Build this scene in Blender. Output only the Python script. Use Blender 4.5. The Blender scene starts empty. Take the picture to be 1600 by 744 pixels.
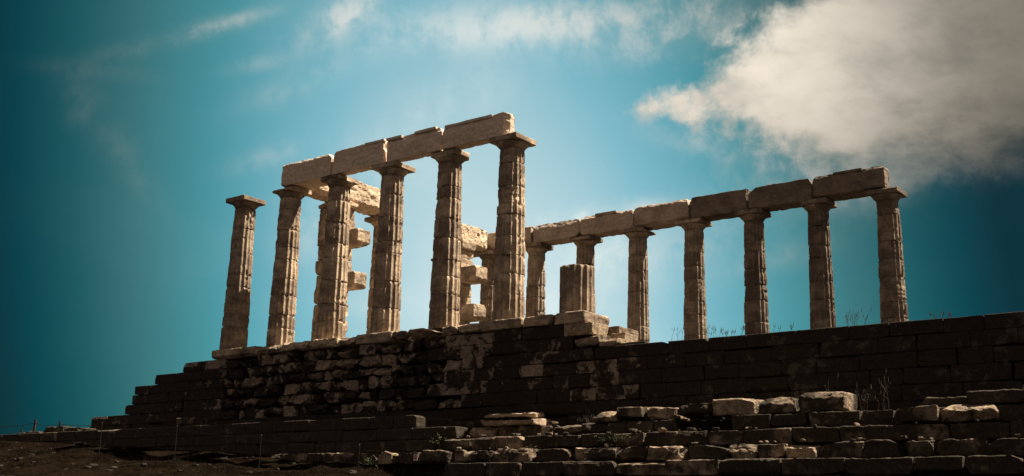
import bpy, math, random
import numpy as np
from mathutils import Matrix, Vector

# ------------------------------------------------------------------ camera, sky, sun, exposure
S = bpy.context.scene
C = S.collection
YAW, PITCH, ROLL = -.6574, .2453, .0249
CAM = Vector((20.2074, -26.0911, -5.8207))
F = Vector((math.sin(YAW)*math.cos(PITCH), math.cos(YAW)*math.cos(PITCH), math.sin(PITCH)))
R0 = F.cross(Vector((0, 0, 1))).normalized(); U0 = R0.cross(F)
R = R0*math.cos(ROLL)+U0*math.sin(ROLL); U = -R0*math.sin(ROLL)+U0*math.cos(ROLL)
cam = bpy.data.cameras.new('camera'); co = bpy.data.objects.new('camera', cam); C.objects.link(co)
cam.sensor_width = 36; cam.lens = 1755.73/1600*36; cam.clip_start = .1; cam.clip_end = 20000
co.matrix_world = Matrix(((R.x, U.x, -F.x, CAM.x), (R.y, U.y, -F.y, CAM.y), (R.z, U.z, -F.z, CAM.z), (0, 0, 0, 1)))
S.camera = co
S.view_settings.view_transform = 'Standard'; S.view_settings.look = 'None'
S.view_settings.gamma = 1; S.view_settings.use_curve_mapping = False
S.view_settings.exposure = 1.45
SUN_AZ, SUN_EL = 46.0, 61.0        # degrees from +x towards +y; elevation
sl = bpy.data.lights.new('sun', 'SUN'); sl.energy = 5.0; sl.angle = math.radians(.5); sl.color = (1, .86, .68)
so = bpy.data.objects.new('sun', sl); C.objects.link(so)
sd = Vector((math.cos(math.radians(SUN_EL))*math.cos(math.radians(SUN_AZ)),
             math.cos(math.radians(SUN_EL))*math.sin(math.radians(SUN_AZ)), math.sin(math.radians(SUN_EL))))
so.rotation_euler = sd.to_track_quat('Z', 'Y').to_euler(); so.location = sd*60

class NT:
    """small expression helper for shader nodes"""
    def __init__(s, nt): s.nt = nt; s.n = nt.nodes; s.l = nt.links
    def new(s, t, **k):
        n = s.n.new(t)
        for a, b in k.items(): setattr(n, a, b)
        return n
    def put(s, sock, v):
        if isinstance(v, bpy.types.NodeSocket): s.l.new(v, sock)
        elif v is not None: sock.default_value = v
    def m(s, op, a, b=None, c=None, clamp=False):
        n = s.new('ShaderNodeMath', operation=op, use_clamp=clamp)
        for i, v in enumerate((a, b, c)):
            if v is not None: s.put(n.inputs[i], v)
        return n.outputs[0]
    def vm(s, op, a, b=None):
        n = s.new('ShaderNodeVectorMath', operation=op)
        s.put(n.inputs[0], a)
        if b is not None: s.put(n.inputs[1], b)
        return n.outputs['Value'] if op in ('DOT_PRODUCT', 'LENGTH') else n.outputs[0]
    def ss(s, x, lo, hi, a=0., b=1.):
        n = s.new('ShaderNodeMapRange', interpolation_type='SMOOTHSTEP')
        s.put(n.inputs[0], x); n.inputs[1].default_value = lo; n.inputs[2].default_value = hi
        s.put(n.inputs[3], a); s.put(n.inputs[4], b)
        return n.outputs[0]
    def mix(s, f, a, b, t='MIX'):
        n = s.new('ShaderNodeMix', data_type='RGBA', blend_type=t)
        s.put(n.inputs[0], f)
        for i, v in ((6, a), (7, b)):
            if isinstance(v, tuple) and len(v) == 3: v = (*v, 1)
            s.put(n.inputs[i], v)
        return n.outputs[2]
    def noise(s, vec, scale, detail=4, rough=.55, dist=0., col=False):
        n = s.new('ShaderNodeTexNoise'); s.put(n.inputs['Vector'], vec)
        n.inputs['Scale'].default_value = scale; n.inputs['Detail'].default_value = detail
        n.inputs['Roughness'].default_value = rough; n.inputs['Distortion'].default_value = dist
        return n.outputs['Color' if col else 'Fac']
    def xyz(s, x, y, z):
        n = s.new('ShaderNodeCombineXYZ'); s.put(n.inputs[0], x); s.put(n.inputs[1], y); s.put(n.inputs[2], z)
        return n.outputs[0]
    def scale(s, v, sc):
        n = s.new('ShaderNodeMapping'); s.put(n.inputs[0], v); n.inputs['Scale'].default_value = sc
        return n.outputs[0]

KS = 1.88
w = bpy.data.worlds.new('World'); S.world = w; w.use_nodes = True
k = NT(w.node_tree); k.n.clear()
out = k.new('ShaderNodeOutputWorld'); bg = k.new('ShaderNodeBackground'); k.l.new(bg.outputs[0], out.inputs[0])
bg.inputs[1].default_value = .06
sky = k.new('ShaderNodeTexSky', sky_type='NISHITA'); sky.sun_disc = False
sky.sun_elevation = math.radians(SUN_EL); sky.sun_rotation = math.radians(90-SUN_AZ); sky.altitude = 60
dirv = k.new('ShaderNodeTexCoord').outputs['Generated']
dF = k.vm('DOT_PRODUCT', dirv, tuple(F)); dFc = k.m('MAXIMUM', dF, .15)
a = k.m('DIVIDE', k.vm('DOT_PRODUCT', dirv, tuple(R)), dFc)
b = k.m('DIVIDE', k.vm('DOT_PRODUCT', dirv, tuple(U)), dFc)
# the clear sky over the sea to the south-east: bright low haze that deepens to teal
aa_ = k.m('MULTIPLY', a, a)
lg = -.308
for co_, t_ in ((-.628, a), (-.933, b), (-13.577, aa_), (-4.519, k.m('MULTIPLY', b, b)), (-4.471, k.m('MULTIPLY', a, b)), (-4.96, k.m('MULTIPLY', aa_, aa_))):
    lg = k.m('ADD', lg, k.m('MULTIPLY', t_, co_))
g = k.m('MINIMUM', k.m('MAXIMUM', k.m('EXPONENT', lg), .034), .85)
ramp = k.new('ShaderNodeValToRGB'); k.l.new(g, ramp.inputs[0])
cr = ramp.color_ramp
pts = [(0, (.0, .0, .0)), (.04, (.005, .039, .050)), (.06, (.004, .060, .074)), (.107, (.015, .107, .118)), (.18, (.046, .18, .186)), (.31, (.075, .31, .335)),
       (.39, (.120, .39, .435)), (.527, (.235, .527, .585)), (.70, (.52, .71, .715)), (.76, (.68, .80, .78)), (.85, (.78, .88, .84))]
while len(cr.elements) < len(pts): cr.elements.new(.5)
for e, (p_, c_) in zip(cr.elements, pts): e.position = p_
for e, (p_, c_) in zip(cr.elements, pts): e.color = (*c_, 1)
sk2 = k.mix(1., k.mix(1., k.mix(.85, sky.outputs[0], (3., 3., 3.)), ramp.outputs[0], 'MULTIPLY'), (KS, KS, KS), 'MULTIPLY')
# clouds
P = k.xyz(a, b, 0.)
Pw = k.vm('ADD', P, k.vm('SCALE', k.noise(P, 5, 4, .6, col=True)))
Pw.node.inputs[1].links[0].from_node.inputs['Scale'].default_value = .04
rotn = k.new('ShaderNodeMapping'); k.l.new(Pw, rotn.inputs[0]); rotn.inputs['Rotation'].default_value = (0, 0, math.radians(-25)); rotn.inputs['Scale'].default_value = (1, 1.8, 1)
n1 = k.noise(rotn.outputs[0], 9, 9, .6)
n2 = k.noise(rotn.outputs[0], 3.2, 7, .55)
n3 = k.noise(k.scale(Pw, (1.3, 1, 1)), 34, 8, .62)
A1 = k.m('SUBTRACT', a, .122); B1 = k.m('SUBTRACT', b, .118)
d1 = k.m('SUBTRACT', k.m('MULTIPLY', A1, .62), k.m('MULTIPLY', B1, .79))
l1 = k.m('SUBTRACT', .116, k.m('MULTIPLY', A1, .36)); l2 = k.m('ADD', .052, k.m('MULTIPLY', k.m('MAXIMUM', k.m('SUBTRACT', a, .27), 0), .10))
d2 = k.m('SUBTRACT', b, k.m('MAXIMUM', l1, l2))
d2 = k.m('MULTIPLY', d2, 1.)
dm = k.m('MINIMUM', k.m('MULTIPLY', d1, 1.2), d2)
nn = k.m('ADD', k.m('MULTIPLY', k.m('SUBTRACT', n1, .5), .10), k.m('MULTIPLY', k.m('SUBTRACT', n3, .5), k.ss(a, .15, .40, .075, .02)))
soft = k.ss(a, .12, .36, .038, .065)
big = k.m('DIVIDE', k.m('ADD', k.m('ADD', dm, nn), k.m('MULTIPLY', soft, .35)), soft)
big = k.ss(big, 0, 1.)
big = k.m('MULTIPLY', big, k.ss(n1, .22, .5, .84, .99))
def blob(u, v, ru, rv, rot=0.):
    aa = k.m('SUBTRACT', a, (u-800)/1755.7); bb = k.m('SUBTRACT', b, (372-v)/1755.7)
    c, s_ = math.cos(rot), math.sin(rot)
    x = k.m('DIVIDE', k.m('ADD', k.m('MULTIPLY', aa, c), k.m('MULTIPLY', bb, s_)), ru/1755.7)
    y = k.m('DIVIDE', k.m('SUBTRACT', k.m('MULTIPLY', bb, c), k.m('MULTIPLY', aa, s_)), rv/1755.7)
    return k.m('EXPONENT', k.m('MULTIPLY', k.m('ADD', k.m('MULTIPLY', x, x), k.m('MULTIPLY', y, y)), -1.))
wis = k.ss(k.m('ADD', k.m('MULTIPLY', n1, .5), k.m('MULTIPLY', n3, .5)), .40, .60)
fine = 0.
for (u, v, ru, rv, ro, am) in [(545, 20, 75, 26, .5, 1.0), (350, 36, 70, 12, .25, .75), (860, 25, 260, 34, .05, .7), (1090, 30, 120, 40, .2, .75), (1150, 238, 130, 22, -.25, .6), (1290, 285, 130, 26, -.05, .5), (1480, 275, 120, 18, .1, .35), (620, 60, 120, 24, .1, .25),
                               (405, 100, 45, 12, .2, .3), (690, 170, 140, 46, .5, .26), (600, 260, 110, 40, -.2, .20), (420, 245, 60, 16, .3, .28), (470, 130, 90, 22, .35, .30), (240, 70, 90, 14, .2, .2), (130, 165, 30, 50, .4, .16), (150, 110, 90, 14, -.1, .10), (200, 250, 70, 22, -1.0, .14), (950, 60, 160, 40, -.1, .45), (760, 60, 120, 26, .1, .35),
                               (945, 333, 85, 14, .12, 1.1), (960, 400, 90, 52, 0, .62), (500, 350, 60, 60, 0, .5), (700, 475, 180, 22, 0, .45), (1230, 400, 90, 20, .3, .25), (1330, 320, 60, 22, 0, .3), (1130, 350, 120, 60, .3, .25)]:
    fine = k.m('ADD', fine, k.m('MULTIPLY', blob(u, v, ru, rv, ro), am))
fine = k.m('MULTIPLY', fine, k.m('ADD', k.m('MULTIPLY', wis, .8), .2), clamp=True)
veil = k.m('MULTIPLY', k.ss(n2, .48, .72), k.m('MULTIPLY', g, .16))
lightfall = k.m('ADD', k.m('MULTIPLY', g, .55), .30)
ccol = k.mix(k.ss(a, .16, .47), (7.6, 7.0, 5.9), (1.75, 1.62, 1.32))
shade = k.m('MULTIPLY', k.ss(n1, .34, .60, .84, 1.04), k.ss(k.m('ADD', d2, k.m('MULTIPLY', k.m('SUBTRACT', n1, .5), .10)), -.03, .10, .62, 1.))
shade = k.m('MULTIPLY', shade, k.ss(a, .05, .40, 1., .95))
bigc = k.mix(1., ccol, k.xyz(shade, shade, shade), 'MULTIPLY')
bigc = k.mix(1., bigc, (.82, .80, .80), 'MULTIPLY')
lf = k.m('ADD', k.m('MULTIPLY', g, 1.0), .20)
finec = k.mix(1., (6.6, 6.7, 6.3), k.xyz(lf, lf, lf), 'MULTIPLY')
c1 = k.mix(veil, sk2, finec)
c2 = k.mix(k.m('MULTIPLY', fine, .8), c1, finec)
c3 = k.mix(big, c2, bigc)
# the rest of the dome, behind the viewer: warm fill added to light the shaded faces
wv = k.ss(dF, .15, .80)
back = k.mix(1., k.mix(.85, sky.outputs[0], (3.6, 3.0, 2.5)), (.42, .38, .36), 'MULTIPLY')
fin = k.mix(wv, back, c3)
k.l.new(fin, bg.inputs[0])

# ------------------------------------------------------------------ numpy noise
def _h(ix, iy, iz, s):
    n = (ix.astype(np.int64)*374761393+iy.astype(np.int64)*668265263+iz.astype(np.int64)*2147483647+s*974634777) & 0xffffffff
    n = ((n ^ (n >> 13))*1274126177) & 0xffffffff
    n = ((n ^ (n >> 16))*2246822519) & 0xffffffff
    return ((n ^ (n >> 15)) & 0xffffff)/16777215.
def vnoise(p, s=0):
    i = np.floor(p); f = p-i; f = f*f*(3-2*f); i = i.astype(np.int64)
    r = 0
    for dx in (0, 1):
        wx = f[:, 0] if dx else 1-f[:, 0]
        for dy in (0, 1):
            wy = f[:, 1] if dy else 1-f[:, 1]
            for dz in (0, 1):
                wz = f[:, 2] if dz else 1-f[:, 2]
                r = r+wx*wy*wz*_h(i[:, 0]+dx, i[:, 1]+dy, i[:, 2]+dz, s)
    return r
def fbm(p, s=0, o=3, g_=.5):
    r = 0; am = 1; t = 0
    for q in range(o):
        r = r+am*vnoise(p*(2.03**q)+q*17.3, s+q*13); t += am; am *= g_
    return r/t
def sstep(x, a_, b_):
    t = np.clip((x-a_)/(b_-a_), 0, 1); return t*t*(3-2*t)

# ------------------------------------------------------------------ mesh collecting
class MB:
    def __init__(s): s.v = []; s.q = []; s.t = []; s.n = 0; s.tone = []
    def add(s, v, q, t=None, tone=.5):
        s.v.append(v); s.q.append(np.asarray(q, np.int64).reshape(-1, 4)+s.n)
        if t is not None and len(t): s.t.append(np.asarray(t, np.int64).reshape(-1, 3)+s.n)
        s.tone.append(np.full(len(v), tone) if np.isscalar(tone) else tone); s.n += len(v)
    def build(s, name, mat, parent=None, smooth=None, loc=None):
        v = np.concatenate(s.v)
        if smooth is None: smooth = name in ('drum', 'capital', 'wire', 'post', 'rod', 'hanger', 'hillside', 'plant_growth')
        if loc is not None: v = v-np.array(loc)
        q = np.concatenate(s.q); t = np.concatenate(s.t) if s.t else np.zeros((0, 3), np.int64)
        me = bpy.data.meshes.new(name)
        me.vertices.add(len(v)); me.vertices.foreach_set('co', v.ravel().astype(np.float32))
        nl = len(q)*4+len(t)*3
        me.loops.add(nl); me.loops.foreach_set('vertex_index', np.concatenate([q.ravel(), t.ravel()]).astype(np.int32))
        me.polygons.add(len(q)+len(t))
        st = np.concatenate([np.arange(len(q))*4, len(q)*4+np.arange(len(t))*3])
        me.polygons.foreach_set('loop_start', st.astype(np.int32))
        me.update(calc_edges=True); me.validate()
        at = me.attributes.new('tone', 'FLOAT', 'POINT')
        at.data.foreach_set('value', np.concatenate(s.tone).astype(np.float32))
        me.polygons.foreach_set('use_smooth', np.full(len(me.polygons), smooth))
        me.materials.append(mat)
        o = bpy.data.objects.new(name, me); C.objects.link(o)
        if loc is not None and parent is None: o.location = loc
        if parent is not None: o.parent = parent
        return o

def cube_grid(h, step):
    """surface grid of a box with half sizes h"""
    ax = []
    for d in range(3):
        n = max(2, int(math.ceil(2*h[d]/step)))
        t = np.linspace(-1, 1, n+1)*h[d]
        e = min(.018, h[d]*.3)
        t = np.concatenate([[t[0], t[0]+e], t[1:-1], [t[-1]-e, t[-1]]])
        ax.append(t)
    V = []; Q = []; n0 = 0
    for d in range(3):
        e, f = [(1, 2), (2, 0), (0, 1)][d]
        for sgn in (-1, 1):
            A, B = np.meshgrid(ax[e], ax[f], indexing='ij')
            v = np.zeros((A.size, 3)); v[:, d] = sgn*h[d]; v[:, e] = A.ravel(); v[:, f] = B.ravel()
            na, nb = A.shape
            i = np.arange(na*nb).reshape(na, nb)
            q = np.stack([i[:-1, :-1], i[1:, :-1], i[1:, 1:], i[:-1, 1:]], -1).reshape(-1, 4)
            if sgn < 0: q = q[:, ::-1]
            V.append(v); Q.append(q+n0); n0 += len(v)
    return np.concatenate(V), np.concatenate(Q)

def stone(mb, x0, x1, y0, y1, z0, z1, rnd, rough=.015, rad=.02, chips=3, chip=.08, step=.09, rot=0., tilt=0., tone=.5, cuts=(), lump=0.):
    h = np.array([(x1-x0)/2, (y1-y0)/2, (z1-z0)/2]); c = np.array([(x0+x1)/2, (y0+y1)/2, (z0+z1)/2])
    v, q = cube_grid(h, step)
    rad = min(rad, h.min()*.8)
    sd_ = int(rnd.random()*1e5)
    inner = np.clip(v, -(h-rad), h-rad); dv = v-inner; ln = np.linalg.norm(dv, axis=1, keepdims=True)
    nrm = dv/np.maximum(ln, 1e-6)
    p = inner+nrm*rad
    P_ = p+c
    nx = int(lump*110); hm = min(h)
    for i in range(chips+nx):
        sg = np.array([rnd.choice((-1, 1)) for _ in range(3)], float)
        n_ = np.array([rnd.random()*1.3+.1 for _ in range(3)])*sg
        if rnd.random() < .6: n_[rnd.randrange(3)] = 0
        nl = np.linalg.norm(n_)
        if nl < .05: continue
        n_ /= nl
        dep_ = chip*(.3+rnd.random()) if i < chips else min(hm*.6, lump*(1.2+2.5*rnd.random()))
        d = (np.abs(n_)*h).sum()-dep_
        ex = p@n_-d-(fbm(P_*6, sd_+i, 2)-.5)*chip*.7
        p = p-np.maximum(ex, 0)[:, None]*n_
    for (nx_, ny_, nz_, dep) in cuts:
        n_ = np.array([nx_, ny_, nz_], float); n_ /= np.linalg.norm(n_)
        d = (np.abs(n_)*h).sum()-dep
        ex = p@n_-d-(fbm(P_*5, sd_+77, 3)-.5)*dep*.5
        p = p-np.maximum(ex, 0)[:, None]*n_
    disp = (fbm(P_*np.array([2.2, 2.2, 4]), sd_, 3)-.5)*rough*2.6+(fbm(P_*11, sd_+5, 2)-.5)*rough*1.3
    if lump: disp = disp+(fbm(P_*2.6, sd_+9, 3)-.5)*lump*1.0-np.maximum(fbm(P_*7, sd_+19, 2)-.55, 0)*lump*2.2
    p = p+nrm*disp[:, None]
    if rot or tilt:
        M = np.array(Matrix.Rotation(rot, 3, 'Z') @ Matrix.Rotation(tilt, 3, 'Y'))
        p = p@M.T
    mb.add(p+c, q, tone=tone)

# ------------------------------------------------------------------ materials
def stone_mat(name, clean, clean2, dark, amount, sharp=.10, scale=1.4, bump=.5, strata=.4, use_tone=False, lichen=0., objrnd=.10):
    m = bpy.data.materials.new(name); m.use_nodes = True
    t = NT(m.node_tree); bs = t.n['Principled BSDF']
    bs.inputs['Roughness'].default_value = .93; bs.inputs['Specular IOR Level'].default_value = .18
    pos = t.new('ShaderNodeNewGeometry').outputs['Position']
    oi = t.new('ShaderNodeObjectInfo').outputs['Random']
    off = t.vm('ADD', pos, t.xyz(t.m('MULTIPLY', oi, 37.), t.m('MULTIPLY', oi, 11.), 0.))
    na = t.noise(off, scale, 6, .62, .3)
    nb = t.noise(off, scale*5, 5, .6)
    ns = t.noise(t.scale(off, (1.2, 1.2, 9.)), 1.6, 5, .6, .4)
    nf = t.noise(off, 38, 4, .65)
    tone = t.new('ShaderNodeAttribute', attribute_name='tone').outputs['Fac']
    base = t.mix(t.ss(nb, .35, .65), clean, clean2)
    st = t.m('MULTIPLY', t.ss(ns, .48, .66), strata)
    base = t.mix(st, base, tuple(c*.45 for c in clean2))
    v = t.m('ADD', t.m('MULTIPLY', na, .80), t.m('MULTIPLY', nb, .35)); v = t.m('SUBTRACT', v, .075)
    if use_tone: v = t.m('ADD', v, t.m('MULTIPLY', t.m('SUBTRACT', tone, .5), .40))
    else: v = t.m('ADD', v, t.m('MULTIPLY', t.m('SUBTRACT', oi, .5), objrnd))
    th = .5+(amount-.5)*.5
    stain = t.ss(v, th-sharp, th+sharp, 1., 0.)
    dk = t.mix(t.ss(nf, .3, .7), dark, tuple(c*2.1 for c in dark))
    col = t.mix(t.m('MULTIPLY', stain, .94), base, dk)
    if lichen:
        li = t.m('MULTIPLY', t.ss(t.noise(off, 2.2, 7, .7), .56, .64), lichen)
        col = t.mix(li, col, (.19, .165, .14))
    cn = t.noise(off, 1.1, 3, .55, .8)
    ck = t.m('MULTIPLY', t.ss(t.m('ABSOLUTE', t.m('SUBTRACT', cn, .5)), .0, .010, 1., 0.), t.ss(t.noise(off, .7, 2), .42, .58))
    col = t.mix(t.m('MULTIPLY', ck, .55), col, tuple(c*.8 for c in dark))
    sp = t.ss(nf, .30, .70, .72, 1.18)
    col = t.mix(1., col, t.xyz(sp, sp, sp), 'MULTIPLY')
    t.l.new(col, bs.inputs['Base Color'])
    bh = t.m('ADD', t.m('MULTIPLY', nb, .5), t.m('ADD', t.m('MULTIPLY', nf, .22), t.m('MULTIPLY', t.noise(t.scale(off, (1, 1, 3.)), 14, 5, .65), .5)))
    bn = t.new('ShaderNodeBump'); bn.inputs['Strength'].default_value = bump; bn.inputs['Distance'].default_value = .035
    t.l.new(bh, bn.inputs['Height']); t.l.new(bn.outputs[0], bs.inputs['Normal'])
    return m
def plain(name, col, rough=.7, metal=0.):
    m = bpy.data.materials.new(name); m.use_nodes = True
    t = NT(m.node_tree); bs = t.n['Principled BSDF']
    bs.inputs['Roughness'].default_value = rough; bs.inputs['Metallic'].default_value = metal
    pos = t.new('ShaderNodeNewGeometry').outputs['Position']
    n_ = t.ss(t.noise(pos, 25, 5, .6), .3, .7, .6, 1.2)
    t.l.new(t.mix(1., col, t.xyz(n_, n_, n_), 'MULTIPLY'), bs.inputs['Base Color'])
    return m
M_marble = stone_mat('weathered_marble', (.78, .625, .455), (.56, .43, .30), (.115, .085, .064), .57, .15, 1.6, .6, .5)
M_marble_dim = stone_mat('dimmed_weathered_shaft', (.56, .455, .34), (.37, .285, .205), (.10, .076, .058), .56, .16, 1.6, .6, .5)  # weathered marble with lens falloff dimmed into its base colour
M_arch = stone_mat('architrave_marble', (.80, .66, .52), (.66, .53, .41), (.36, .28, .22), .38, .16, 1.5, .35, .3)
M_arch_dim = stone_mat('dimmed_far_architrave_marble', (.50, .41, .335), (.39, .315, .255), (.16, .125, .10), .44, .16, 1.5, .35, .3)  # far lintels: part of the lens falloff painted into the colour
M_arch_dimmer = stone_mat('edge_dimmed_architrave_marble', (.24, .19, .15), (.17, .135, .105), (.06, .048, .04), .50, .16, 1.5, .35, .3)  # right-end lintels, lens falloff toward the frame edge painted into the colour
M_marble_dimmer = stone_mat('edge_dimmed_shaft_marble', (.42, .335, .25), (.26, .20, .15), (.06, .047, .038), .60, .16, 1.6, .6, .5)  # right-end shafts, darker colour standing for lens falloff
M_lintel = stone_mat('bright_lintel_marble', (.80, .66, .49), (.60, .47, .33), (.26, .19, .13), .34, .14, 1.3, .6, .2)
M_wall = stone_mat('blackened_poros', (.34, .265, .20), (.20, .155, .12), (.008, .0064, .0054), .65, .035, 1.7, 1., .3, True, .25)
M_slab = stone_mat('stylobate_stone', (.60, .475, .34), (.36, .275, .195), (.045, .035, .028), .42, .14, .9, .8, .6)
M_rub = stone_mat('dark_rubble', (.035, .027, .020), (.022, .017, .013), (.018, .014, .011), .5)
M_terr = stone_mat('rough_terrace_stone', (.42, .325, .225), (.20, .15, .105), (.015, .012, .009), .68, .09, 1.5, 1., .3, True, .2)

# ------------------------------------------------------------------ tagging
def tag(o, label=None, cat=None, group=None, kind=None):
    if label: o['label'] = label
    if cat: o['category'] = cat
    if group: o['group'] = group
    o['kind'] = kind or 'thing'
    return o
def empty(name, loc): 
    o = bpy.data.objects.new(name, None); C.objects.link(o); o.location = loc; o.empty_display_size = .2
    return o

# ------------------------------------------------------------------ ground
def zb(x):
    return np.interp(x, [-60, -23, -17, -7.8, -3.8, 0, 3, 30], [-3.1, -3.30, -3.58, -4.06, -4.32, -4.75, -5.0, -5.1])
def height(X, Y):
    d = -2.6-Y
    hf = zb(X)-.17*np.maximum(d, 0)
    hf = np.maximum(hf, -7.5+.0*d)
    hb = -3.12-1.3*sstep(X, -2.2, -1.2)*(Y < 13)
    t = sstep(Y, -2.55, -1.9)
    h = hf*(1-t)+hb*t
    p = np.stack([X.ravel(), Y.ravel(), np.zeros(X.size)], 1)
    n = (fbm(p*.55, 3, 4)-.5).reshape(X.shape)*.5+(fbm(p*2.4, 8, 3)-.5).reshape(X.shape)*.16+(fbm(p*8, 18, 2)-.5).reshape(X.shape)*.05
    near = 1-sstep(np.hypot(X-20.2, Y+26.1), 2, 6)*1.
    h = h+n*(1-t)*sstep(-Y, 2.3, 3.5)
    r = np.hypot(X-0, Y-2)
    h = h-58*sstep(r, 60, 420)
    return h
def ground():
    def axis(lo, hi, st, far):
        a1 = np.arange(lo, hi+st, st)
        e = [hi+st]; s_ = st
        while e[-1] < far: s_ *= 1.18; e.append(e[-1]+s_)
        f_ = [lo-st]; s_ = st
        while f_[-1] > -far: s_ *= 1.18; f_.append(f_[-1]-s_)
        return np.concatenate([f_[::-1], a1, e])
    xs = axis(-30, 8, .11, 2500); ys = axis(-16, -1.5, .09, 2500)
    X, Y = np.meshgrid(xs, ys, indexing='ij'); Z = height(X, Y)
    v = np.stack([X.ravel(), Y.ravel(), Z.ravel()], 1)
    i = np.arange(X.size).reshape(X.shape)
    q = np.stack([i[:-1, :-1], i[1:, :-1], i[1:, 1:], i[:-1, 1:]], -1).reshape(-1, 4)
    mb = MB(); mb.add(v, q)
    m = bpy.data.materials.new('dry_earth'); m.use_nodes = True
    t = NT(m.node_tree); bs = t.n['Principled BSDF']; bs.inputs['Roughness'].default_value = 1; bs.inputs['Specular IOR Level'].default_value = 0
    pos = t.new('ShaderNodeNewGeometry').outputs['Position']
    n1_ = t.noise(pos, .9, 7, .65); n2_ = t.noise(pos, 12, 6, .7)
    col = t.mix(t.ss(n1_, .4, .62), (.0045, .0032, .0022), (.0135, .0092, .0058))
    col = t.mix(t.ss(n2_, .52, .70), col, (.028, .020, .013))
    t.l.new(col, bs.inputs['Base Color'])
    bn = t.new('ShaderNodeBump'); bn.inputs['Strength'].default_value = 1; bn.inputs['Distance'].default_value = .06
    t.l.new(t.m('ADD', n2_, t.noise(pos, 50, 4, .7)), bn.inputs['Height']); t.l.new(bn.outputs[0], bs.inputs['Normal'])
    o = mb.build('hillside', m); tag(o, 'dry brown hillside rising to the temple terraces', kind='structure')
    m2 = plain('sea_water', (.01, .035, .045), .25)
    mb = MB(); s_ = 9000
    mb.add(np.array([[-s_, -s_, -59.], [s_, -s_, -59.], [s_, s_, -59.], [-s_, s_, -59.]]), [[0, 1, 2, 3]])
    tag(mb.build('sea', m2), 'open sea far below the headland', kind='structure')
ground()

# ------------------------------------------------------------------ podium (thing with parts)
L = [-.17, -.50, -.85, -1.22, -1.56, -1.92, -2.29, -2.67, -3.03, -3.39, -3.73, -4.07, -4.42, -4.78, -5.15, -5.5]
FY = -.62
def course(mb, x0, x1, yf, dep, zt, zbm, rnd, wmin=.75, wmax=1.35, jit=.012, tonef=None, **kw):
    x = x0
    while x < x1-.05:
        w_ = rnd.uniform(wmin, wmax)
        if x+w_ > x1-.35: w_ = x1-x
        j = rnd.uniform(-jit, jit); tn = rnd.random()
        if tonef: tn = tonef((x+w_/2), (zt+zbm)/2, tn)
        stone(mb, x+.004, x+w_-.004, yf+j, yf+dep, zbm+.003, zt-.003-rnd.random()*jit*.6, rnd, tone=tn, **kw)
        x += w_
podium = tag(empty('temple_podium', (-1, 5, -3.4)), 'high blackened stone block platform carrying the temple columns', 'podium')
PL = podium.location
def pbuild(mb, name, mat, parent, base):
    o = mb.build(name, mat, parent, loc=base); return o
rnd = random.Random(4)
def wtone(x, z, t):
    if x > 6: return -.3+.2*t  # lens falloff painted in: block tone drops toward the right end
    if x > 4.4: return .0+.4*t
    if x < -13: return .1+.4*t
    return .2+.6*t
mb = MB()
ends = {1: (-14.6, 2.45), 2: (-16.3, 2.75), 3: (-17.5, 19), 4: (-17.65, 19), 5: (-18.0, 19), 6: (-20.2, 19), 7: (-20.3, 19), 8: (-20.4, 19), 9: (-3, 19)}
for i, (x0, x1) in ends.items():
    zt, z0 = L[i], L[i+1]
    segs = []
    dmg0, dmg1 = -12.2, -1.2-(i % 3)*.7
    if i <= 6:
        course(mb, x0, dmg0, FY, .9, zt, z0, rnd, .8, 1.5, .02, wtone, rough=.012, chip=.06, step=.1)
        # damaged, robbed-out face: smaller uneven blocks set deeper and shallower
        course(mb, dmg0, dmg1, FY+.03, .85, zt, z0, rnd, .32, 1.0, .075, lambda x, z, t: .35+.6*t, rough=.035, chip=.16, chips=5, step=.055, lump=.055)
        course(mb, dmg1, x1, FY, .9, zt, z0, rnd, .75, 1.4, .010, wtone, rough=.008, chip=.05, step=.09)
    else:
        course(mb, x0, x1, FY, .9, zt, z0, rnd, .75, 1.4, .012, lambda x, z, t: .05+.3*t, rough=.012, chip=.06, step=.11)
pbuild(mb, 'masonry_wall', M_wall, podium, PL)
# broken steps at the west break
mb = MB()
stone(mb, 2.46, 3.40, FY-.005, .46, L[2]+.004, L[1]-.004, rnd, chip=.05, chips=4, step=.05, tone=1.15, lump=.015)
stone(mb, 2.76, 3.61, FY-.012, .10, L[3]+.004, L[2]-.004, rnd, chip=.10, chips=5, step=.05, tone=.8, lump=.03)
stone(mb, 3.62, 4.19, FY-.008, .16, L[3]+.004, -1.0, rnd, chip=.05, step=.05, tone=1.15, lump=.015)
stone(mb, 3.66, 4.12, -.10, .62, -1.04, -.78, rnd, chip=.05, step=.05, tone=1.15, lump=.02)
stone(mb, 3.64, 4.15, .17, .9, L[3]+.004, -1.03, rnd, chip=.05, step=.05, tone=.7)
stone(mb, 4.2, 4.95, -.45, .25, -1.24, -1.13, rnd, chip=.05, step=.06, tone=.7, lump=.02)
stone(mb, 2.6, 3.75, .2, 1.3, -.84, -.53, rnd, chip=.07, chips=5, step=.06, tone=.7, lump=.02)
pbuild(mb, 'broken_step', M_terr, podium, PL)
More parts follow.
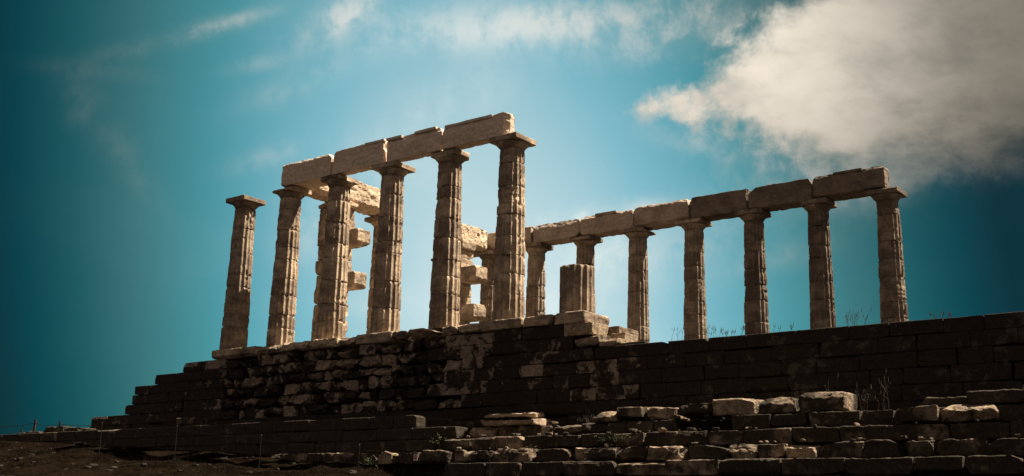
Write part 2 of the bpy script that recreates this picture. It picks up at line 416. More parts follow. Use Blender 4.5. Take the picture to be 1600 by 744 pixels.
# stylobate slabs
brk = [(-13.0, -10.5), (-10.5, -9.25), (-9.25, -7.85), (-7.85, -6.6), (-6.6, -5.75), (-5.75, -4.1), (-4.1, -3.5), (-3.5, -2.15), (-2.15, -1.45), (-1.45, -.55), (-.55, .98), (.98, 2.1), (2.1, 3.17)]
for i, (x0, x1) in enumerate(brk):
    mb = MB(); pr_ = rnd.uniform(.03, .13)
    last = i == len(brk)-1
    worn = 0 if i in (0, 5, 10, 12) else 1
    stone(mb, x0+.008, x1-.008, FY-pr_, .62, L[1]+.004+(0 if worn == 0 else .03), L[0]-rnd.random()*.02*worn, rnd, rough=.022, rad=.05, chips=3+2*worn, chip=.07 if not worn else .14, step=.05, lump=.02+.03*worn)
    pbuild(mb, 'stylobate_slab', M_slab, podium, PL)
# inner strip under pronaos and the far stylobate, and solid core
mb = MB()
stone(mb, -13.2, 8.9, 10.9, 12.4, -.52, -.17, rnd, step=.3, chips=2)
course(mb, -13.2, 10.8, 10.85, 1.6, -.53, -.9, rnd, step=.3)
course(mb, -13.2, 14.5, 10.8, 1.7, -.9, -1.22, rnd, step=.3)
stone(mb, -13.0, -7.6, .66, 10.8, -.6, -.2, rnd, step=.5, chips=0, rad=.02)
pbuild(mb, 'inner_paving', M_slab, podium, PL)
mb = MB()
def core(x0, x1, y0, y1, z0, z1): 
    v, q = cube_grid(np.array([(x1-x0)/2, (y1-y0)/2, (z1-z0)/2]), 2.); mb.add(v+np.array([(x0+x1)/2, (y0+y1)/2, (z0+z1)/2]), q, tone=.1)
core(-14.3, 3.0, -.2, 12.2, -5.5, -.64)
core(-17.2, 18.9, -.15, 12.8, -5.5, -1.30)
core(-20.0, 18.9, -.12, 12.9, -5.5, -2.4)
pbuild(mb, 'rubble_core', M_wall, podium, PL)

# ------------------------------------------------------------------ columns
NF = 16
def drum(x, y, z0, z1, rz, rnd, er0, phase, capt=True):
    mb = MB(); sd_ = int(rnd.random()*1e5)
    nth = NF*12; nz = max(6, int((z1-z0)/.028))
    th = np.linspace(0, 2*math.pi, nth, endpoint=False)
    zz = np.concatenate([[z0, z0+.008], np.linspace(z0+.02, z1-.02, nz), [z1-.008, z1]])
    T, Z = np.meshgrid(th, zz, indexing='xy')
    RZ = rz(Z)+rnd.uniform(-.003, .003)
    u = np.mod(NF*(T+phase)/(2*math.pi), 1); fl = 1-(2*u-1)**2
    P_ = np.stack([(x+RZ*np.cos(T)).ravel(), (y+RZ*np.sin(T)).ravel(), Z.ravel()], 1)
    sh = T.shape
    er = sstep(fbm(P_*np.array([1.5, 1.5, 1.5])+sd_ % 91, sd_, 3).reshape(sh)+(er0-.5)*.9, .42, .66)
    stra = fbm(P_*np.array([1.3, 1.3, 14]), sd_+3, 3).reshape(sh)
    fn = fbm(P_*16, sd_+7, 2).reshape(sh)-.5
    gn = fbm(P_*5, sd_+11, 3).reshape(sh)
    ch = fbm(P_*np.array([3.2, 3.2, 4.]), sd_+23, 2).reshape(sh)
    r = RZ+.004-.050*(RZ/.5)*fl*(1-.75*er)*1.15-er*.012-er*np.maximum(stra-.47, 0)*.10+fn*(.005+.010*er)
    r -= np.maximum(ch-.68, 0)*.20
    r -= (fl < .4)*np.maximum(gn-.54, 0)*.12
    dz = np.minimum(Z-z0, z1-Z)
    r -= .009*np.exp(-(dz/.011)**2)
    r -= np.maximum(fbm(P_*5.5, sd_+31, 2).reshape(sh)-.56, 0)*.30*np.exp(-(dz/.05)**2)
    ox, oy = rnd.uniform(-.006, .006), rnd.uniform(-.006, .006)
    V = np.stack([(x+ox+r*np.cos(T)).ravel(), (y+oy+r*np.sin(T)).ravel(), Z.ravel()], 1)
    n = nth; m = len(zz); i = np.arange(m*n).reshape(m, n); j = np.roll(i, -1, 1)
    q = np.stack([i[:-1], j[:-1], j[1:], i[1:]], -1).reshape(-1, 4)
    V = np.concatenate([V, [[x, y, z0], [x, y, z1]]])
    t = np.concatenate([np.stack([np.full(n, m*n), j[0], i[0]], 1), np.stack([np.full(n, m*n+1), i[-1], j[-1]], 1)])
    mb.add(V, q, t)
    return mb
TOP = 5.592
def column(x, y, label, seed, group=None, er=(.2, .7), chipcap=.03, capchips=3, ztop=None, joints=None, R=(.495, .385), base=-.17, mat=None, lean=0, capcuts=()):
    rnd = random.Random(seed); mat = mat or M_marble
    o = tag(empty('ruined_column' if ztop else 'temple_column', (x, y, base)), label, 'column', group)
    zt = ztop or TOP-.375
    H = TOP-.375-base
    rz = lambda Z: R[0]-(R[0]-R[1])*np.clip((Z-base)/H, 0, 1)**1.15
    if joints is None:
        joints = []; z = base
        while True:
            z += rnd.choice((rnd.uniform(.38, .6), rnd.uniform(.55, .85), rnd.uniform(.6, .95)))
            if z > zt-.35: break
            joints.append(z)
    zs = [base]+list(joints)+[zt]
    ph = rnd.random()
    for z0, z1 in zip(zs, zs[1:]):
        e = rnd.uniform(*er)
        drum(x, y, z0+.003, z1-.003, rz, rnd, e, ph+rnd.uniform(-.006, .006)).build('drum', mat, o, loc=(x, y, base))
    if not ztop:
        # echinus
        mb = MB(); n = 96; prof = [(.0, R[1]*.3), (.0, R[1]-.012), (.03, R[1]-.006), (.034, R[1]+.006), (.05, R[1]+.008), (.054, R[1]+.018), (.07, R[1]+.022), (.10, R[1]+.055), (.135, R[1]+.09), (.165, R[1]+.112), (.185, R[1]+.117), (.205, R[1]+.10), (.207, R[1]*.3)]
        th = np.linspace(0, 2*math.pi, n, endpoint=False); V = []
        pz = [p_[0] for p_ in prof]; 
        for dz_, rr in prof: V.append(np.stack([x+rr*np.cos(th), y+rr*np.sin(th), np.full(n, zt+dz_)], 1))
        V = np.concatenate(V); sd_ = seed*7
        d = (fbm(V*5, sd_, 3)-.5)*.03+np.maximum(fbm(V*3, sd_+5, 2)-.6, 0)*-.5*chipcap*8
        rad_ = V-np.array([x, y, 0]); rad_[:, 2] = 0; ln = np.linalg.norm(rad_, axis=1, keepdims=True)
        V = V+rad_/ln*d[:, None]
        m = len(prof); i = np.arange(m*n).reshape(m, n); j = np.roll(i, -1, 1)
        q = np.stack([i[:-1], j[:-1], j[1:], i[1:]], -1).reshape(-1, 4)
        mb.add(V, q)
        cap = mb.build('capital', mat, o, loc=(x, y, base))
        mb = MB(); hs = .53
        stone(mb, x-hs, x+hs, y-hs, y+hs, zt+.205, TOP, rnd, rough=.010, rad=.018 if chipcap < .05 else .04, chips=capchips, chip=chipcap*2.2, step=.06, cuts=capcuts)
        mb.build('abacus', mat, cap, loc=(x, y, base))
    return o
SP = 2.522
near_labels = [
 'leftmost column, standing apart with only its flat capital on top',
 'fluted column under the left end of the near lintel row',
 'second column carrying the near lintels, masking the rear wall pier',
 'third column under the near lintels, right beside the thinner column behind',
 'fourth column under the near lintels, with a broken capital corner',
 'tallest column at the right end of the near lintel row']
near_er = [(.1, .4), (.2, .55), (.0, .3), (.0, .4), (-.1, .2), (-.1, .25)]
J = {5: [.63, 1.26, 1.83, 2.42, 3.1, 3.42, 4.0, 4.75]}
for i in range(6):
    cc = [.012, .04, .05, .015, .06, .012][i]
    cuts = {4: [(1, 1, .2, .16)], 1: [(-1, .3, -.5, .08)], 2: [(1, .6, 0, .12)]}.get(i, ())
    column(SP*(i-5), 0, near_labels[i], 100+i, 'standing marble columns of the ruined temple', near_er[i], cc, 2 if cc < .02 else 5, joints=J.get(i), capcuts=cuts, mat=M_marble_dim if i < 1 else None)  # leftmost column takes the dimmed copy, edge falloff in its colour
column(2.46, 0, 'short broken column stump at the right end of the near step', 140, 'standing marble columns of the ruined temple', (.02, .25), ztop=1.24, joints=[], R=(.515, .50))
YF = 11.6275
far_labels = {
 -2: 'far row column hidden but for a capital corner, left of the fourth near lintel column',
 -1: 'far row column under the sunlit broken lintel left of the tallest column',
 0: 'far row column just right of the tallest near column',
 1: 'far row column rising behind the broken stump',
 2: 'far row column just right of the broken stump and steps',
 3: 'fourth column from the right in the long far row',
 4: 'third column from the right in the long far row',
 5: 'second column from the right in the long far row',
 6: 'rightmost column at the end of the long far row'}
for i, lb in far_labels.items():
    column(SP*(i-3), YF, lb, 200+i, 'standing marble columns of the ruined temple', (.15, .65), .03, 4, mat=(M_marble_dim if i < 4 else M_marble_dimmer), R=(.475, .375))
column(-10.09, 4.8, 'slender column between the rows, under the sunlit cross lintel', 333, 'standing marble columns of the ruined temple', (.4, .8), .02, 3, R=(.46, .37))

# ------------------------------------------------------------------ antae (wall piers)
def pier(x0, x1, y0, y1, outs, label, seed, topz, cap):
    rnd = random.Random(seed)
    o = tag(empty('wall_pier', ((x0+x1)/2, (y0+y1)/2, -.17)), label, 'pier', 'block piers of the porch')
    base = tuple(o.location); z = -.19; i = 0
    mb = MB()
    while z < topz-.05:
        h_ = min(rnd.uniform(.40, .58), topz-z)
        if topz-z-h_ < .2: h_ = topz-z
        a0 = x0+rnd.uniform(-.04, .06); a1 = x1+rnd.uniform(-.10, .02)
        stone(mb, a0, a1, y0+rnd.uniform(-.03, .03), y1+rnd.uniform(-.03, .03), z+.004, z+h_-.004, rnd, rough=.02, rad=.03, chips=4, chip=.07, step=.06, lump=.015)
        z += h_
    mb.build('pier_masonry', M_marble, o, loc=base)
    for (xa, za, zc) in outs:
        mb = MB(); stone(mb, x1-.35, xa, y0+.02, y1-.02, za, zc, rnd, rough=.015, rad=.03, chips=4, chip=.09, step=.045, lump=.02, cuts=[(1, 0, -1, .10), (1, -.2, .8, .06)])
        mb.build('projecting_block', M_marble, o, loc=base)
    mb = MB(); stone(mb, x0-.02, x1+.10, y0-.08, y1+.06, topz, topz+cap, rnd, rough=.02, rad=.05, chips=5, chip=.09, step=.06, lump=.02)
    mb.build('pier_capital', M_marble, o, loc=base)
pier(-10.75, -9.52, 2.0, 2.74, [(-8.62, 3.80, 4.42), (-8.66, 2.22, 2.80)], 'block pier with two jutting stones, mostly behind the second near column', 51, 5.42, .2)
pier(-10.75, -9.45, 8.9, 9.7, [(-8.66, 3.72, 4.36), (-8.66, 2.12, 2.76)], 'block pier with jutting stones, seen right of the fourth near column', 52, 5.15, .34)

# ------------------------------------------------------------------ architraves, one thing per block
def beam(x0, x1, y0, y1, z0, z1, label, seed, cuts=(), fil=(), group='lintel blocks lying on the columns', mat=None, rough=.016, chips=6, chip=.09, lump=.028):
    rnd = random.Random(seed); mb = MB()
    c = ((x0+x1)/2, (y0+y1)/2, z0)
    stone(mb, x0, x1, y0, y1, z0, z1, rnd, rough=rough, rad=.022, chips=chips, chip=chip, step=.05, cuts=cuts, lump=lump)
    o = mb.build('architrave_block', mat or M_arch, None, loc=c)
    tag(o, label, 'lintel', group)
    for (fa, fb) in fil:
        mb = MB(); stone(mb, x0+fa*(x1-x0), x0+fb*(x1-x0), y0-.035, y0+.10, z1-.085, z1+.012, rnd, rough=.008, rad=.012, chips=3, chip=.03, step=.06)
        f_ = mb.build('fillet', mat or M_arch, o, loc=c)
    return o
zt0 = 5.60
nb = [(-10.16, -7.62, -.45, .42, 6.44, [(-1, 0, 1, .05), (1, 0, 1.2, .14)], (), 'leftmost lintel block of the near row with a sharp left end'),
      (-7.60, -5.06, -.45, -.05, 6.44, [(-1, 0, 1.3, .16), (1, 0, 1, .05)], [(.62, .99)], 'near row lintel block second from the left with a notched top'),
      (-5.04, -2.53, -.45, -.05, 6.42, [(1, 0, 1, .15)], [(.02, .30), (.52, .90)], 'near row lintel block third from the left with a veined pale face'),
      (-2.51, .12, -.45, -.05, 6.36, [(-1, 0, 1, .13), (1, -.4, 1, .09)], [(.04, .78)], 'rightmost lintel block of the near row with its end sunlit')]
for i, (x0, x1, y0, y1, z1, cuts, fil, lb) in enumerate(nb):
    beam(x0, x1, y0, y1, zt0, z1, lb, 400+i, cuts, fil)
fl = ['far row lintel block barely seen behind the fourth near column',
      'far row lintel block partly hidden by the tallest near column',
      'far row lintel block just right of the tallest near column, rounded left top',
      'far row lintel block above and left of the column beyond the stump',
      'far row lintel block fifth from the right end minus one, between two notched joints',
      'far row lintel block third from the right end',
      'far row lintel block second from the right end',
      'rightmost lintel block at the end of the far row']
fl[4] = 'far row lintel block fourth from the right end'
fl[3] = 'far row lintel block fifth from the right end, above the gap right of the stump'
for i in range(8):
    x0 = SP*(i-5)+.003; x1 = SP*(i-4)-.003
    if i == 7: x1 = 7.66
    if i == 0: x0 = -12.7
    rr = random.Random(i+70)
    beam(x0, x1, YF-.43, YF+.42, zt0, 6.42+rr.uniform(-.03, .05), fl[i], 430+i, [(-1, 0, 1, rr.uniform(.05, .20)), (1, 0, 1, rr.uniform(.03, .13))], [(.3, .7)] if i in (3, 7) else (), mat=(M_arch_dim if i < 5 else M_arch_dimmer), lump=.04, rough=.02)
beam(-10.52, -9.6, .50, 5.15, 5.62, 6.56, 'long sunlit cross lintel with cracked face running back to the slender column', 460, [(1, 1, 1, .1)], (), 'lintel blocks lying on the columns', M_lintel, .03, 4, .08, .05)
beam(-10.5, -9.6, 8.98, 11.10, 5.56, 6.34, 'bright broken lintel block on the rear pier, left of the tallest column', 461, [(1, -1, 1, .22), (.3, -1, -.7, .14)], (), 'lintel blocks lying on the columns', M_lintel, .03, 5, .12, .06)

# ------------------------------------------------------------------ terraces in front of the podium
def terrace(name, label, rows, seed, loc, corew=()):
    rnd = random.Random(seed)
    o = tag(empty(name, loc), label, 'terrace wall')
    global mb
    mb = MB()
    for (x0, x1, yf, dep, zt, z0, wmin, wmax, jit, rough, lump, chip, t0, t1) in rows:
        course(mb, x0, x1, yf, dep, zt, z0, rnd, wmin, wmax, jit, lambda x, z, t: t0+(t1-t0)*t*(1 if x < 11 else .6), rough=rough, lump=lump, chip=chip, chips=4, rad=.03, step=.06)
    mb.build('block_facing', M_terr, o, loc=loc)
    if corew:
        mb = MB()
        for c_ in corew: core(*c_)
        mb.build('rubble_fill', M_wall, o, loc=loc)
    return o
terrace('stone_terrace', 'long low ledge of dark blocks at left, its squared right end sunlit',
        [(-27, -1.30, -2.44, 1.75, L[8], L[9], .9, 1.6, .012, .010, .0, .04, .15, .55),
         (-27, .26, -2.50, .62, L[9], L[10], .9, 1.5, .012, .010, .0, .04, .1, .45),
         (-14, .20, -2.53, .62, L[10], L[11], .8, 1.3, .02, .014, .01, .06, .1, .4),
         (-9, .20, -2.5, .6, L[11], L[12], .8, 1.3, .02, .014, .01, .06, .1, .4)], 61, (-9, -1.5, -3.9),
        [(-26.9, -1.7, -2.0, -.6, -5.2, L[9]+.02), (-1.7, .1, -2.0, -.6, -5.2, L[10]+.04)])
rc = (.30, .95)
terrace('stepped_terrace', 'broad stepped terrace of rough weathered blocks across the lower right',
        [(.32, 4.86, -2.02, 1.2, L[9], L[10], .5, 1.0, .06, .03, .05, .14, .3, .8),
         (4.9, 6.9, -2.32, 1.3, L[9]-.02, L[10], .45, .75, .03, .02, .02, .06, .35, .8),
         (6.9, 8.45, -1.7, .8, L[9], L[10], .6, .9, .05, .03, .03, .1, .1, .3),
         (8.45, 19, -2.56, 1.5, L[9], L[10], .6, 1.3, .03, .02, .02, .08, .2, .7),
         (.05, 19, -2.74, .9, L[10], L[11], .7, 1.3, .03, .018, .02, .07, .3, .8),
         (-6.6, 19, -3.08, .8, L[11], L[12], .45, 1.25, .05, .03, .04, .12, .30, .80),
         (.6, 19, -3.36, .7, L[12], L[13], .8, 1.5, .03, .02, .02, .08, .25, .75),
         (.6, 19, -3.38, .7, L[13], L[14], .8, 1.5, .03, .02, .02, .08, .2, .6),
         (.6, 19, -3.38, .7, L[14], L[15], .8, 1.5, .03, .02, .02, .08, .2, .6)], 62, (7, -2.5, -4.5),
        [(.2, 18.9, -2.25, -.6, -5.6, L[10]-.01), (.35, 18.9, -1.7, -.6, -3.8, L[9]-.04), (-6.5, 18.9, -2.6, -1.9, -5.6, L[11]-.01)])

# ------------------------------------------------------------------ loose blocks, each a thing
def loose(x0, x1, y0, y1, z0, z1, label, seed, tone=.7, cat='stone block', group='loose stone blocks on the terraces', lump=.03, chip=.1, rot=0., tilt=0., cuts=(), name='loose_block', strata=0):
    rnd = random.Random(seed); mb = MB(); c = ((x0+x1)/2, (y0+y1)/2, z0)
    stone(mb, x0, x1, y0, y1, z0, z1, rnd, rough=.02, rad=.045, chips=5, chip=chip, step=.035, tone=tone, lump=lump, rot=rot, tilt=tilt, cuts=cuts)
    return tag(mb.build(name, M_terr, None, loc=c), label, cat, group)
z9 = L[9]
lo = tag(empty('split_slab', (1.6, -1.7, z9)), 'pale split slab lying alone in front of the big wall, brightly sunlit', 'stone slab', 'loose stone blocks on the terraces')
for nm, args, cu in (('lower_layer', (.75, 2.62, -2.16, -1.35, z9+.004, z9+.23), [(-1, 0, -1, .14)]), ('upper_layer', (.85, 2.44, -2.15, -1.4, z9+.215, z9+.40), [(-1, 0, 1, .16), (1, 0, -1, .08)])):
    mb = MB(); stone(mb, *args, random.Random(5), rough=.02, rad=.05, chips=5, chip=.08, step=.035, tone=.98, lump=.045, cuts=cu)
    mb.build(nm, M_marble, lo, loc=tuple(lo.location))
loose(4.36, 5.12, -2.2, -1.6, z9, z9+.26, 'wedge shaped pale stone tapering to the left beside a squared block', 501, .85, cuts=[(-1, 0, 1.6, .2)])
loose(5.14, 5.92, -2.25, -1.55, z9-.01, z9+.33, 'squared block between the wedge stone and the crumbling stone', 502, .6)
loose(5.96, 6.85, -2.22, -1.5, z9, z9+.30, 'crumbling pitted stone right of the squared block', 503, .85, lump=.08)
loose(6.93, 7.88, -2.34, -1.5, z9+.02, z9+.34, 'low dark block with eroded top, left of the big row of blocks', 504, .35, lump=.05, cuts=[(-1, 0, 1.5, .12)])
loose(7.92, 8.98, -2.40, -1.5, z9+.01, z9+.385, 'large squared block with bright right end, above the dark recess', 505, .85, lump=.02)
loose(9.02, 9.93, -2.38, -1.55, z9+.01, z9+.37, 'block with paler right edge, between two larger squared blocks', 506, .6, lump=.04)
loose(9.97, 11.08, -2.42, -1.6, z9+.01, z9+.44, 'tallest loose block with its whole right end sunlit, beside dry stalks', 507, .62, lump=.02, cuts=[(-1, 0, 1, .12)])
loose(12.62, 13.70, -2.40, -1.4, z9+.02, z9+.22, 'low rounded slab at the left of the long slabs, far right', 508, .35, cuts=[(-1, 0, 1, .16)])
loose(13.66, 15.6, -2.50, -1.3, z9+.02, z9+.30, 'long flat slab running out of the photo at the right edge', 509, .4)
loose(12.35, 13.14, -2.78, -2.3, z9-.30, z9+.02, 'squared block tucked under the low rounded slab', 510, .6, lump=.02)
loose(13.18, 14.28, -2.80, -2.3, z9-.32, z9+.03, 'knobbly eroded block under the long flat slab', 511, .85, lump=.09)
loose(-12.9, -12.0, -2.0, -1.3, L[8], L[8]+.34, 'small pale block on the left ledge against the stepped wall', 512, .7)
loose(-1.05, -.45, -1.35, -.8, L[9]+.004, L[9]+.26, 'small cube of stone tucked behind the sunlit ledge corner', 513, .6)
loose(-20.0, -19.0, -1.9, -1.1, L[8], L[8]+.2, 'flat rough slab at the left foot of the stepped wall', 514, .4)
loose(-21.9, -20.5, -1.7, -.9, L[8], L[8]+.3, 'mounded boulder on the ledge left of the stepped wall', 515, .3, cuts=[(-1, 0, 1.4, .25)], lump=.08)
loose(-23.6, -22.0, -1.7, -.9, L[8], L[8]+.14, 'low flat boulder furthest left on the ledge', 516, .25, lump=.06)
rr = random.Random(9)
rub = MB()
for i in range(260):
    x = rr.uniform(-24, 4); y = rr.uniform(-14, -2.9); s_ = rr.uniform(.03, .12)**1.0
    if rr.random() < .05: s_ *= 1.6
    z = float(height(np.array([[x]]), np.array([[y]]))[0, 0])
    stone(rub, x-s_, x+s_, y-s_*.8, y+s_*.8, z-s_*.4, z+s_*.5, rr, rough=.01, rad=s_*.4, chips=4, chip=s_*.4, step=s_*.6, rot=rr.random()*3, tone=rr.random())
tag(rub.build('scattered_rubble', M_rub), 'small stones scattered over the dry slope', kind='stuff')

rub = MB(); rr = random.Random(31)
for i in range(75):
    lv, ya, yb = rr.choice(((L[10], -2.98, -2.72), (L[11], -3.30, -3.05), (L[11], -3.30, -3.05), (L[9], -2.5, -2.0), (L[12], -3.6, -3.4) if False else (L[10], -2.98, -2.72)))
    x = rr.uniform(.6, 15.5); s_ = rr.uniform(.02, .06)*(1.5 if rr.random() < .12 else 1); y = rr.uniform(ya, yb)+.06
    stone(rub, x-s_*1.3, x+s_*1.3, y-s_*.8, y+s_*.8, lv-s_*.3, lv+s_*.9, rr, rough=.008, rad=s_*.3, chips=5, chip=s_*.5, step=s_*.7, rot=rr.random()*3, tone=rr.random())
tag(rub.build('ledge_rubble', M_terr), 'small broken stones lying along the terrace ledges', kind='stuff')

# ------------------------------------------------------------------ plants
def tube(mb, pts, r0, r1, n=5, tone=.5):
    pts = np.array(pts, float); m = len(pts); V = []
    th = np.linspace(0, 2*math.pi, n, endpoint=False)
    for i in range(m):
        d = pts[min(i+1, m-1)]-pts[max(i-1, 0)]; d /= np.linalg.norm(d)+1e-9
        a_ = np.cross(d, [0.3, .9, .1]); a_ /= np.linalg.norm(a_); b_ = np.cross(d, a_)
        r = r0+(r1-r0)*i/(m-1)
        V.append(pts[i]+r*(np.cos(th)[:, None]*a_+np.sin(th)[:, None]*b_))
    V = np.concatenate(V); i = np.arange(m*n).reshape(m, n); j = np.roll(i, -1, 1)
    q = np.stack([i[:-1], j[:-1], j[1:], i[1:]], -1).reshape(-1, 4)
    mb.add(V, q, tone=tone)
M_dry = plain('dry_stalks', (.05, .035, .022), .9)
M_green = plain('green_leaves', (.055, .075, .022), .8)
def stalks(x, y, z, n, h, spread, label, seed, heads=True, lean=.25, group='dry weeds growing from the stonework'):
    rnd = random.Random(seed); st = MB(); hd = st
    o = tag(empty('dry_weed', (x, y, z)), label, 'weed', group)
    for i in range(n):
        px, py = x+rnd.uniform(-spread, spread), y+rnd.uniform(-.15, .15)
        hh = h*rnd.uniform(.45, 1.); dx, dy = rnd.uniform(-lean, lean)+.08, rnd.uniform(-.1, .1)
        pts = [(x, y, z-.06)]+[(px+dx*hh*t*t, py+dy*hh*t, z-.03+hh*t) for t in (.03, .25, .5, .75, 1)]
        tube(st, pts, .006, .0025)
        for b_ in range(rnd.randrange(1, 4)):
            t = rnd.uniform(.35, .85); q0 = np.array([px+dx*hh*t*t, py+dy*hh*t, z+hh*t]); s_ = rnd.choice((-1, 1))
            q1 = q0+np.array([s_*hh*.10, rnd.uniform(-.03, .03), hh*.10]); tube(st, [q0, q1, q1+np.array([s_*.01, 0, hh*.07])], .004, .002)
            if heads: tube(hd, [q1+np.array([s_*.01, 0, hh*.05]), q1+np.array([s_*.012, 0, hh*.05+.03]), q1+np.array([s_*.013, 0, hh*.05+.06])], .008, .002)
        if heads:
            e = np.array(pts[-1]); tube(hd, [e, e+np.array([.005, 0, .04]), e+np.array([.012, 0, .10])], .011, .002)
    st.build('plant_growth', M_dry, o, loc=(x, y, z))  # dry stems and seed heads in one mesh
zw = L[3]
stalks(6.05, -.35, zw, 5, .42, .28, 'small tuft of dry stalks on the wall left of the fourth far column from right', 1)
stalks(6.95, -.35, zw, 8, .34, .3, 'dry stalk tuft just right of the fourth far column from right', 2)
stalks(7.55, -.35, zw, 5, .24, .25, 'lower dry stalk tuft left of the third far column from right', 3)
stalks(10.0, -.35, zw, 5, .26, .25, 'faint dry tuft right of the second far column from right', 4)
stalks(10.75, -.35, zw, 10, .46, .34, 'tallest dry stalk tuft on the wall, left of the rightmost column', 5, lean=.4)
stalks(12.65, -.3, zw, 5, .20, .25, 'lone low dry tuft on the wall right of all columns', 6, lean=.6)
stalks(11.35, -1.9, z9-.02, 5, .75, .14, 'tall dry stalks on the terrace beside the tallest loose block', 7)
stalks(11.75, -1.9, z9-.02, 5, .95, .12, 'highest pair of dry stalks against the dark right wall', 8)
stalks(9.4, -1.5, z9+.2, 7, .38, .4, 'wispy dry grass behind the blocks of the terrace', 9)
stalks(10.3, -1.3, z9+.2, 3, .75, .2, 'thin tall stems rising behind the tallest loose block', 10)
stalks(8.9, -.45, zw, 4, .16, .35, 'very low tuft of dry grass midway along the wall top', 13, lean=.5)
stalks(3.9, -1.6, z9-.02, 6, .24, .3, 'short dry grass behind the blocks, right of the pale split slab', 14, lean=.5)
stalks(14.2, -1.3, z9+.2, 5, .34, .4, 'dry grass behind the long flat slab at the right edge', 15, lean=.4)
stalks(-24.6, -.6, -2.98, 4, .28, .3, 'tiny dry tuft on the ledge right of the tall fence post', 11)
stalks(-29.8, 1.6, -3.0, 4, .4, .4, 'dry tuft at the far left under the fence wire', 12)
def shrub(x, y, z, w_, h_, label, seed, n=420):
    rnd = random.Random(seed); st = MB(); lf_ = MB(); o = tag(empty('low_shrub', (x, y, z)), label, 'shrub', 'green plants rooted in the terrace joints')
    V = []; Q = []
    tips = []
    for i in range(26):
        e = np.array([x+rnd.gauss(0, w_*.45), y-rnd.uniform(.02, .22), z+rnd.uniform(-.3, 1)*h_])
        mid = np.array([x+(e[0]-x)*.5, y-.03, z+.05]); tube(st, [(x, y+.03, z), mid, e], .006, .002, 4); tips.append((mid, e))
    for i in range(n):
        m_, e = rnd.choice(tips); t = rnd.uniform(.2, 1.1); c_ = m_+(e-m_)*t+np.array([rnd.gauss(0, .02), rnd.gauss(0, .02), rnd.gauss(0, .02)])
        a_ = np.array([rnd.gauss(0, 1) for _ in range(3)]); a_ /= np.linalg.norm(a_); b_ = np.cross(a_, [.2, .5, .8]); b_ /= np.linalg.norm(b_)
        s_ = rnd.uniform(.014, .03)
        lf_.add(np.array([c_-a_*s_, c_+b_*s_*.4, c_+a_*s_, c_-b_*s_*.4]), [[0, 1, 2, 3]])
    st.build('stem', M_dry, o, loc=(x, y, z)); lf_.build('plant_growth', M_green, o, loc=(x, y, z), smooth=False)
shrub(-.35, -2.54, -3.85, .5, .22, 'green moss like plant below the sunlit ledge corner', 21)
shrub(5.4, -2.80, -3.92, .55, .16, 'green creeping plant on the middle terrace riser left of centre', 22)
shrub(-2.3, -3.15, -4.45, .5, .2, 'dark plant at the foot of the lowest blocks, lower left centre', 23)

# dry grass on the slope
rr = random.Random(3); gm = MB()
gx = np.array([rr.uniform(-26, 3) for _ in range(5200)]); gy = -2.75-np.array([rr.random()**1.4*12 for _ in range(5200)])
gz = height(gx[None, :], gy[None, :])[0]
cl = fbm(np.stack([gx*1.1, gy*1.1, gx*0], 1), 44, 2)
for x, y, z, c_ in zip(gx, gy, gz, cl):
    if c_ < .46: continue
    for b_ in range(3):
        h_ = rr.uniform(.04, .16)*(1 if c_ < .56 else 1.7); dx, dy = rr.uniform(-.08, .08), rr.uniform(-.08, .08); px = x+rr.uniform(-.05, .05); py = y+rr.uniform(-.05, .05)
        gm.add(np.array([[px-.004, py, z-.01], [px+.004, py, z-.01], [px+dx+.001, py+dy, z+h_], [px+dx-.001, py+dy, z+h_]]), [[0, 1, 2, 3]])
tag(gm.build('dry_grass', M_dry, smooth=False), 'short dry grass on the brown slope', kind='stuff')

# ------------------------------------------------------------------ fences and sign
M_iron = plain('rusty_iron', (.035, .026, .02), .8, .3); M_wire = plain('galvanised_wire', (.022, .020, .018), .6, .6)
def gz1(x, y): return float(height(np.array([[float(x)]]), np.array([[float(y)]]))[0, 0])
f1 = tag(empty('wire_fence', (-29, 2, -3.1)), 'wire fence with dark posts on the ridge at far left', 'fence'); fl_ = (-29, 2, -3.1)
pp = [(-28.86, 2, -1.90, .062), (-26.8, 2, -2.06, .055), (-29.95, 2, -2.32, .05), (-33.2, 2, -2.0, .06)]
for (x, y, zt, r) in pp:
    m_ = MB(); tube(m_, [(x-.04, y, -3.2), (x, y, (zt-3.2)/2), (x+.03, y, zt)], r, r*.9, 8)
    th = np.array([(x+.03, y, zt), (x+.03, y, zt+.004)]); tube(m_, th, r*.9, .002, 8)
    m_.build('post', M_iron, f1, loc=fl_)
def wire(p0, p1, sag, name, par, loc, r=.012, n=14):
    m_ = MB(); p0 = np.array(p0); p1 = np.array(p1)
    pts = [p0+(p1-p0)*t-np.array([0, 0, sag*4*t*(1-t)]) for t in np.linspace(0, 1, n)]
    tube(m_, pts, r, r, 5)
    return m_.build(name, M_wire, par, loc=loc)
for dz in (.10, .62):
    ch = [(-33.2, 2, -2.0-dz+.02), (-28.86, 2, -1.95-dz), (-26.8, 2, -2.10-dz+.02 if dz < .3 else -2.5), (-21.0, 2, -2.22-dz*.3 if dz < .3 else -2.75)]
    for p0, p1 in zip(ch, ch[1:]): wire(p0, p1, .10, 'wire', f1, fl_)
f2 = tag(empty('rope_barrier', (-4, -5, -4.5)), 'thin metal rods with a wire in front of the lower blocks', 'barrier'); l2_ = (-4, -5, -4.5)
rods = [(-12.6, -3.12), (-8.65, -3.33), (-4.78, -3.70), (-.90, -4.04), (3.43, -4.28)]
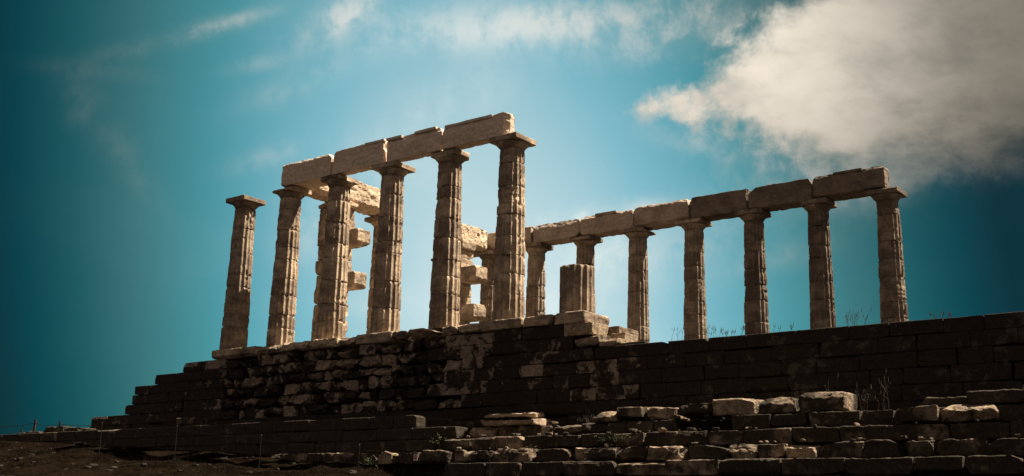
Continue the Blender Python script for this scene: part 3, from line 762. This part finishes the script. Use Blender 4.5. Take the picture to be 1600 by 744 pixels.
for (x, zt) in rods:
    m_ = MB(); g0 = min(gz1(x, -5), -4.0)-.15
    tube(m_, [(x, -5, g0), (x, -5, (g0+zt)/2), (x, -5, zt)], .013, .012, 8); tube(m_, [(x, -5, zt-.001), (x, -5, zt+.02)], .02, .003, 8)
    m_.build('rod', M_wire, f2, loc=l2_)
for (xa, za), (xb, zb_) in zip(rods, rods[1:]): wire((xa, -5, za-.12), (xb, -5, zb_-.04), .06, 'wire', f2, l2_, .003)
# no entry plate
sx, sy, sz = 1.09, -5.02, -4.385
sg = tag(empty('no_entry_sign', (sx, sy, sz)), 'tiny white square plate with red no entry disc hanging on the barrier', 'sign')
M_white = plain('white_enamel', (.62, .58, .52), .5); M_red = plain('red_enamel', (.30, .02, .018), .5)
ang = math.radians(-8)
def disc(n, r, y0, y1, sqr=None):
    m_ = MB(); th = np.linspace(0, 2*math.pi, n, endpoint=False)
    f_ = np.stack([r*np.cos(th), np.full(n, y0), r*np.sin(th)], 1); b_ = f_.copy(); b_[:, 1] = y1
    V = np.concatenate([f_, b_, [[0, y0, 0], [0, y1, 0]]]); i = np.arange(n); j = (i+1) % n
    m_.add(V+np.array([sx, sy, sz]), np.stack([i, j, j+n, i+n], 1), np.concatenate([np.stack([np.full(n, 2*n), j, i], 1), np.stack([np.full(n, 2*n+1), i+n, j+n], 1)]))
    return m_
def slab(x0, x1, y0, y1, z0, z1):
    m_ = MB(); v, q = cube_grid(np.array([(x1-x0)/2, (y1-y0)/2, (z1-z0)/2]), .2); m_.add(v+np.array([sx+(x0+x1)/2, sy+(y0+y1)/2, sz+(z0+z1)/2]), q); return m_
slab(-.065, .065, 0, .004, -.08, .08).build('plate', M_white, sg, loc=(sx, sy, sz), smooth=False)
d_ = disc(32, .050, -.004, -.001).build('red_disc', M_red, sg, loc=(sx, sy, sz), smooth=False)
slab(-.034, .034, -.008, -.005, -.010, .010).build('white_bar', M_white, d_, loc=(sx, sy, sz), smooth=False)
m_ = MB(); tube(m_, [(sx, sy+.012, sz+.07), (sx, sy+.012, sz+.20)], .005, .005, 6); m_.build('hanger', M_wire, sg, loc=(sx, sy, sz))
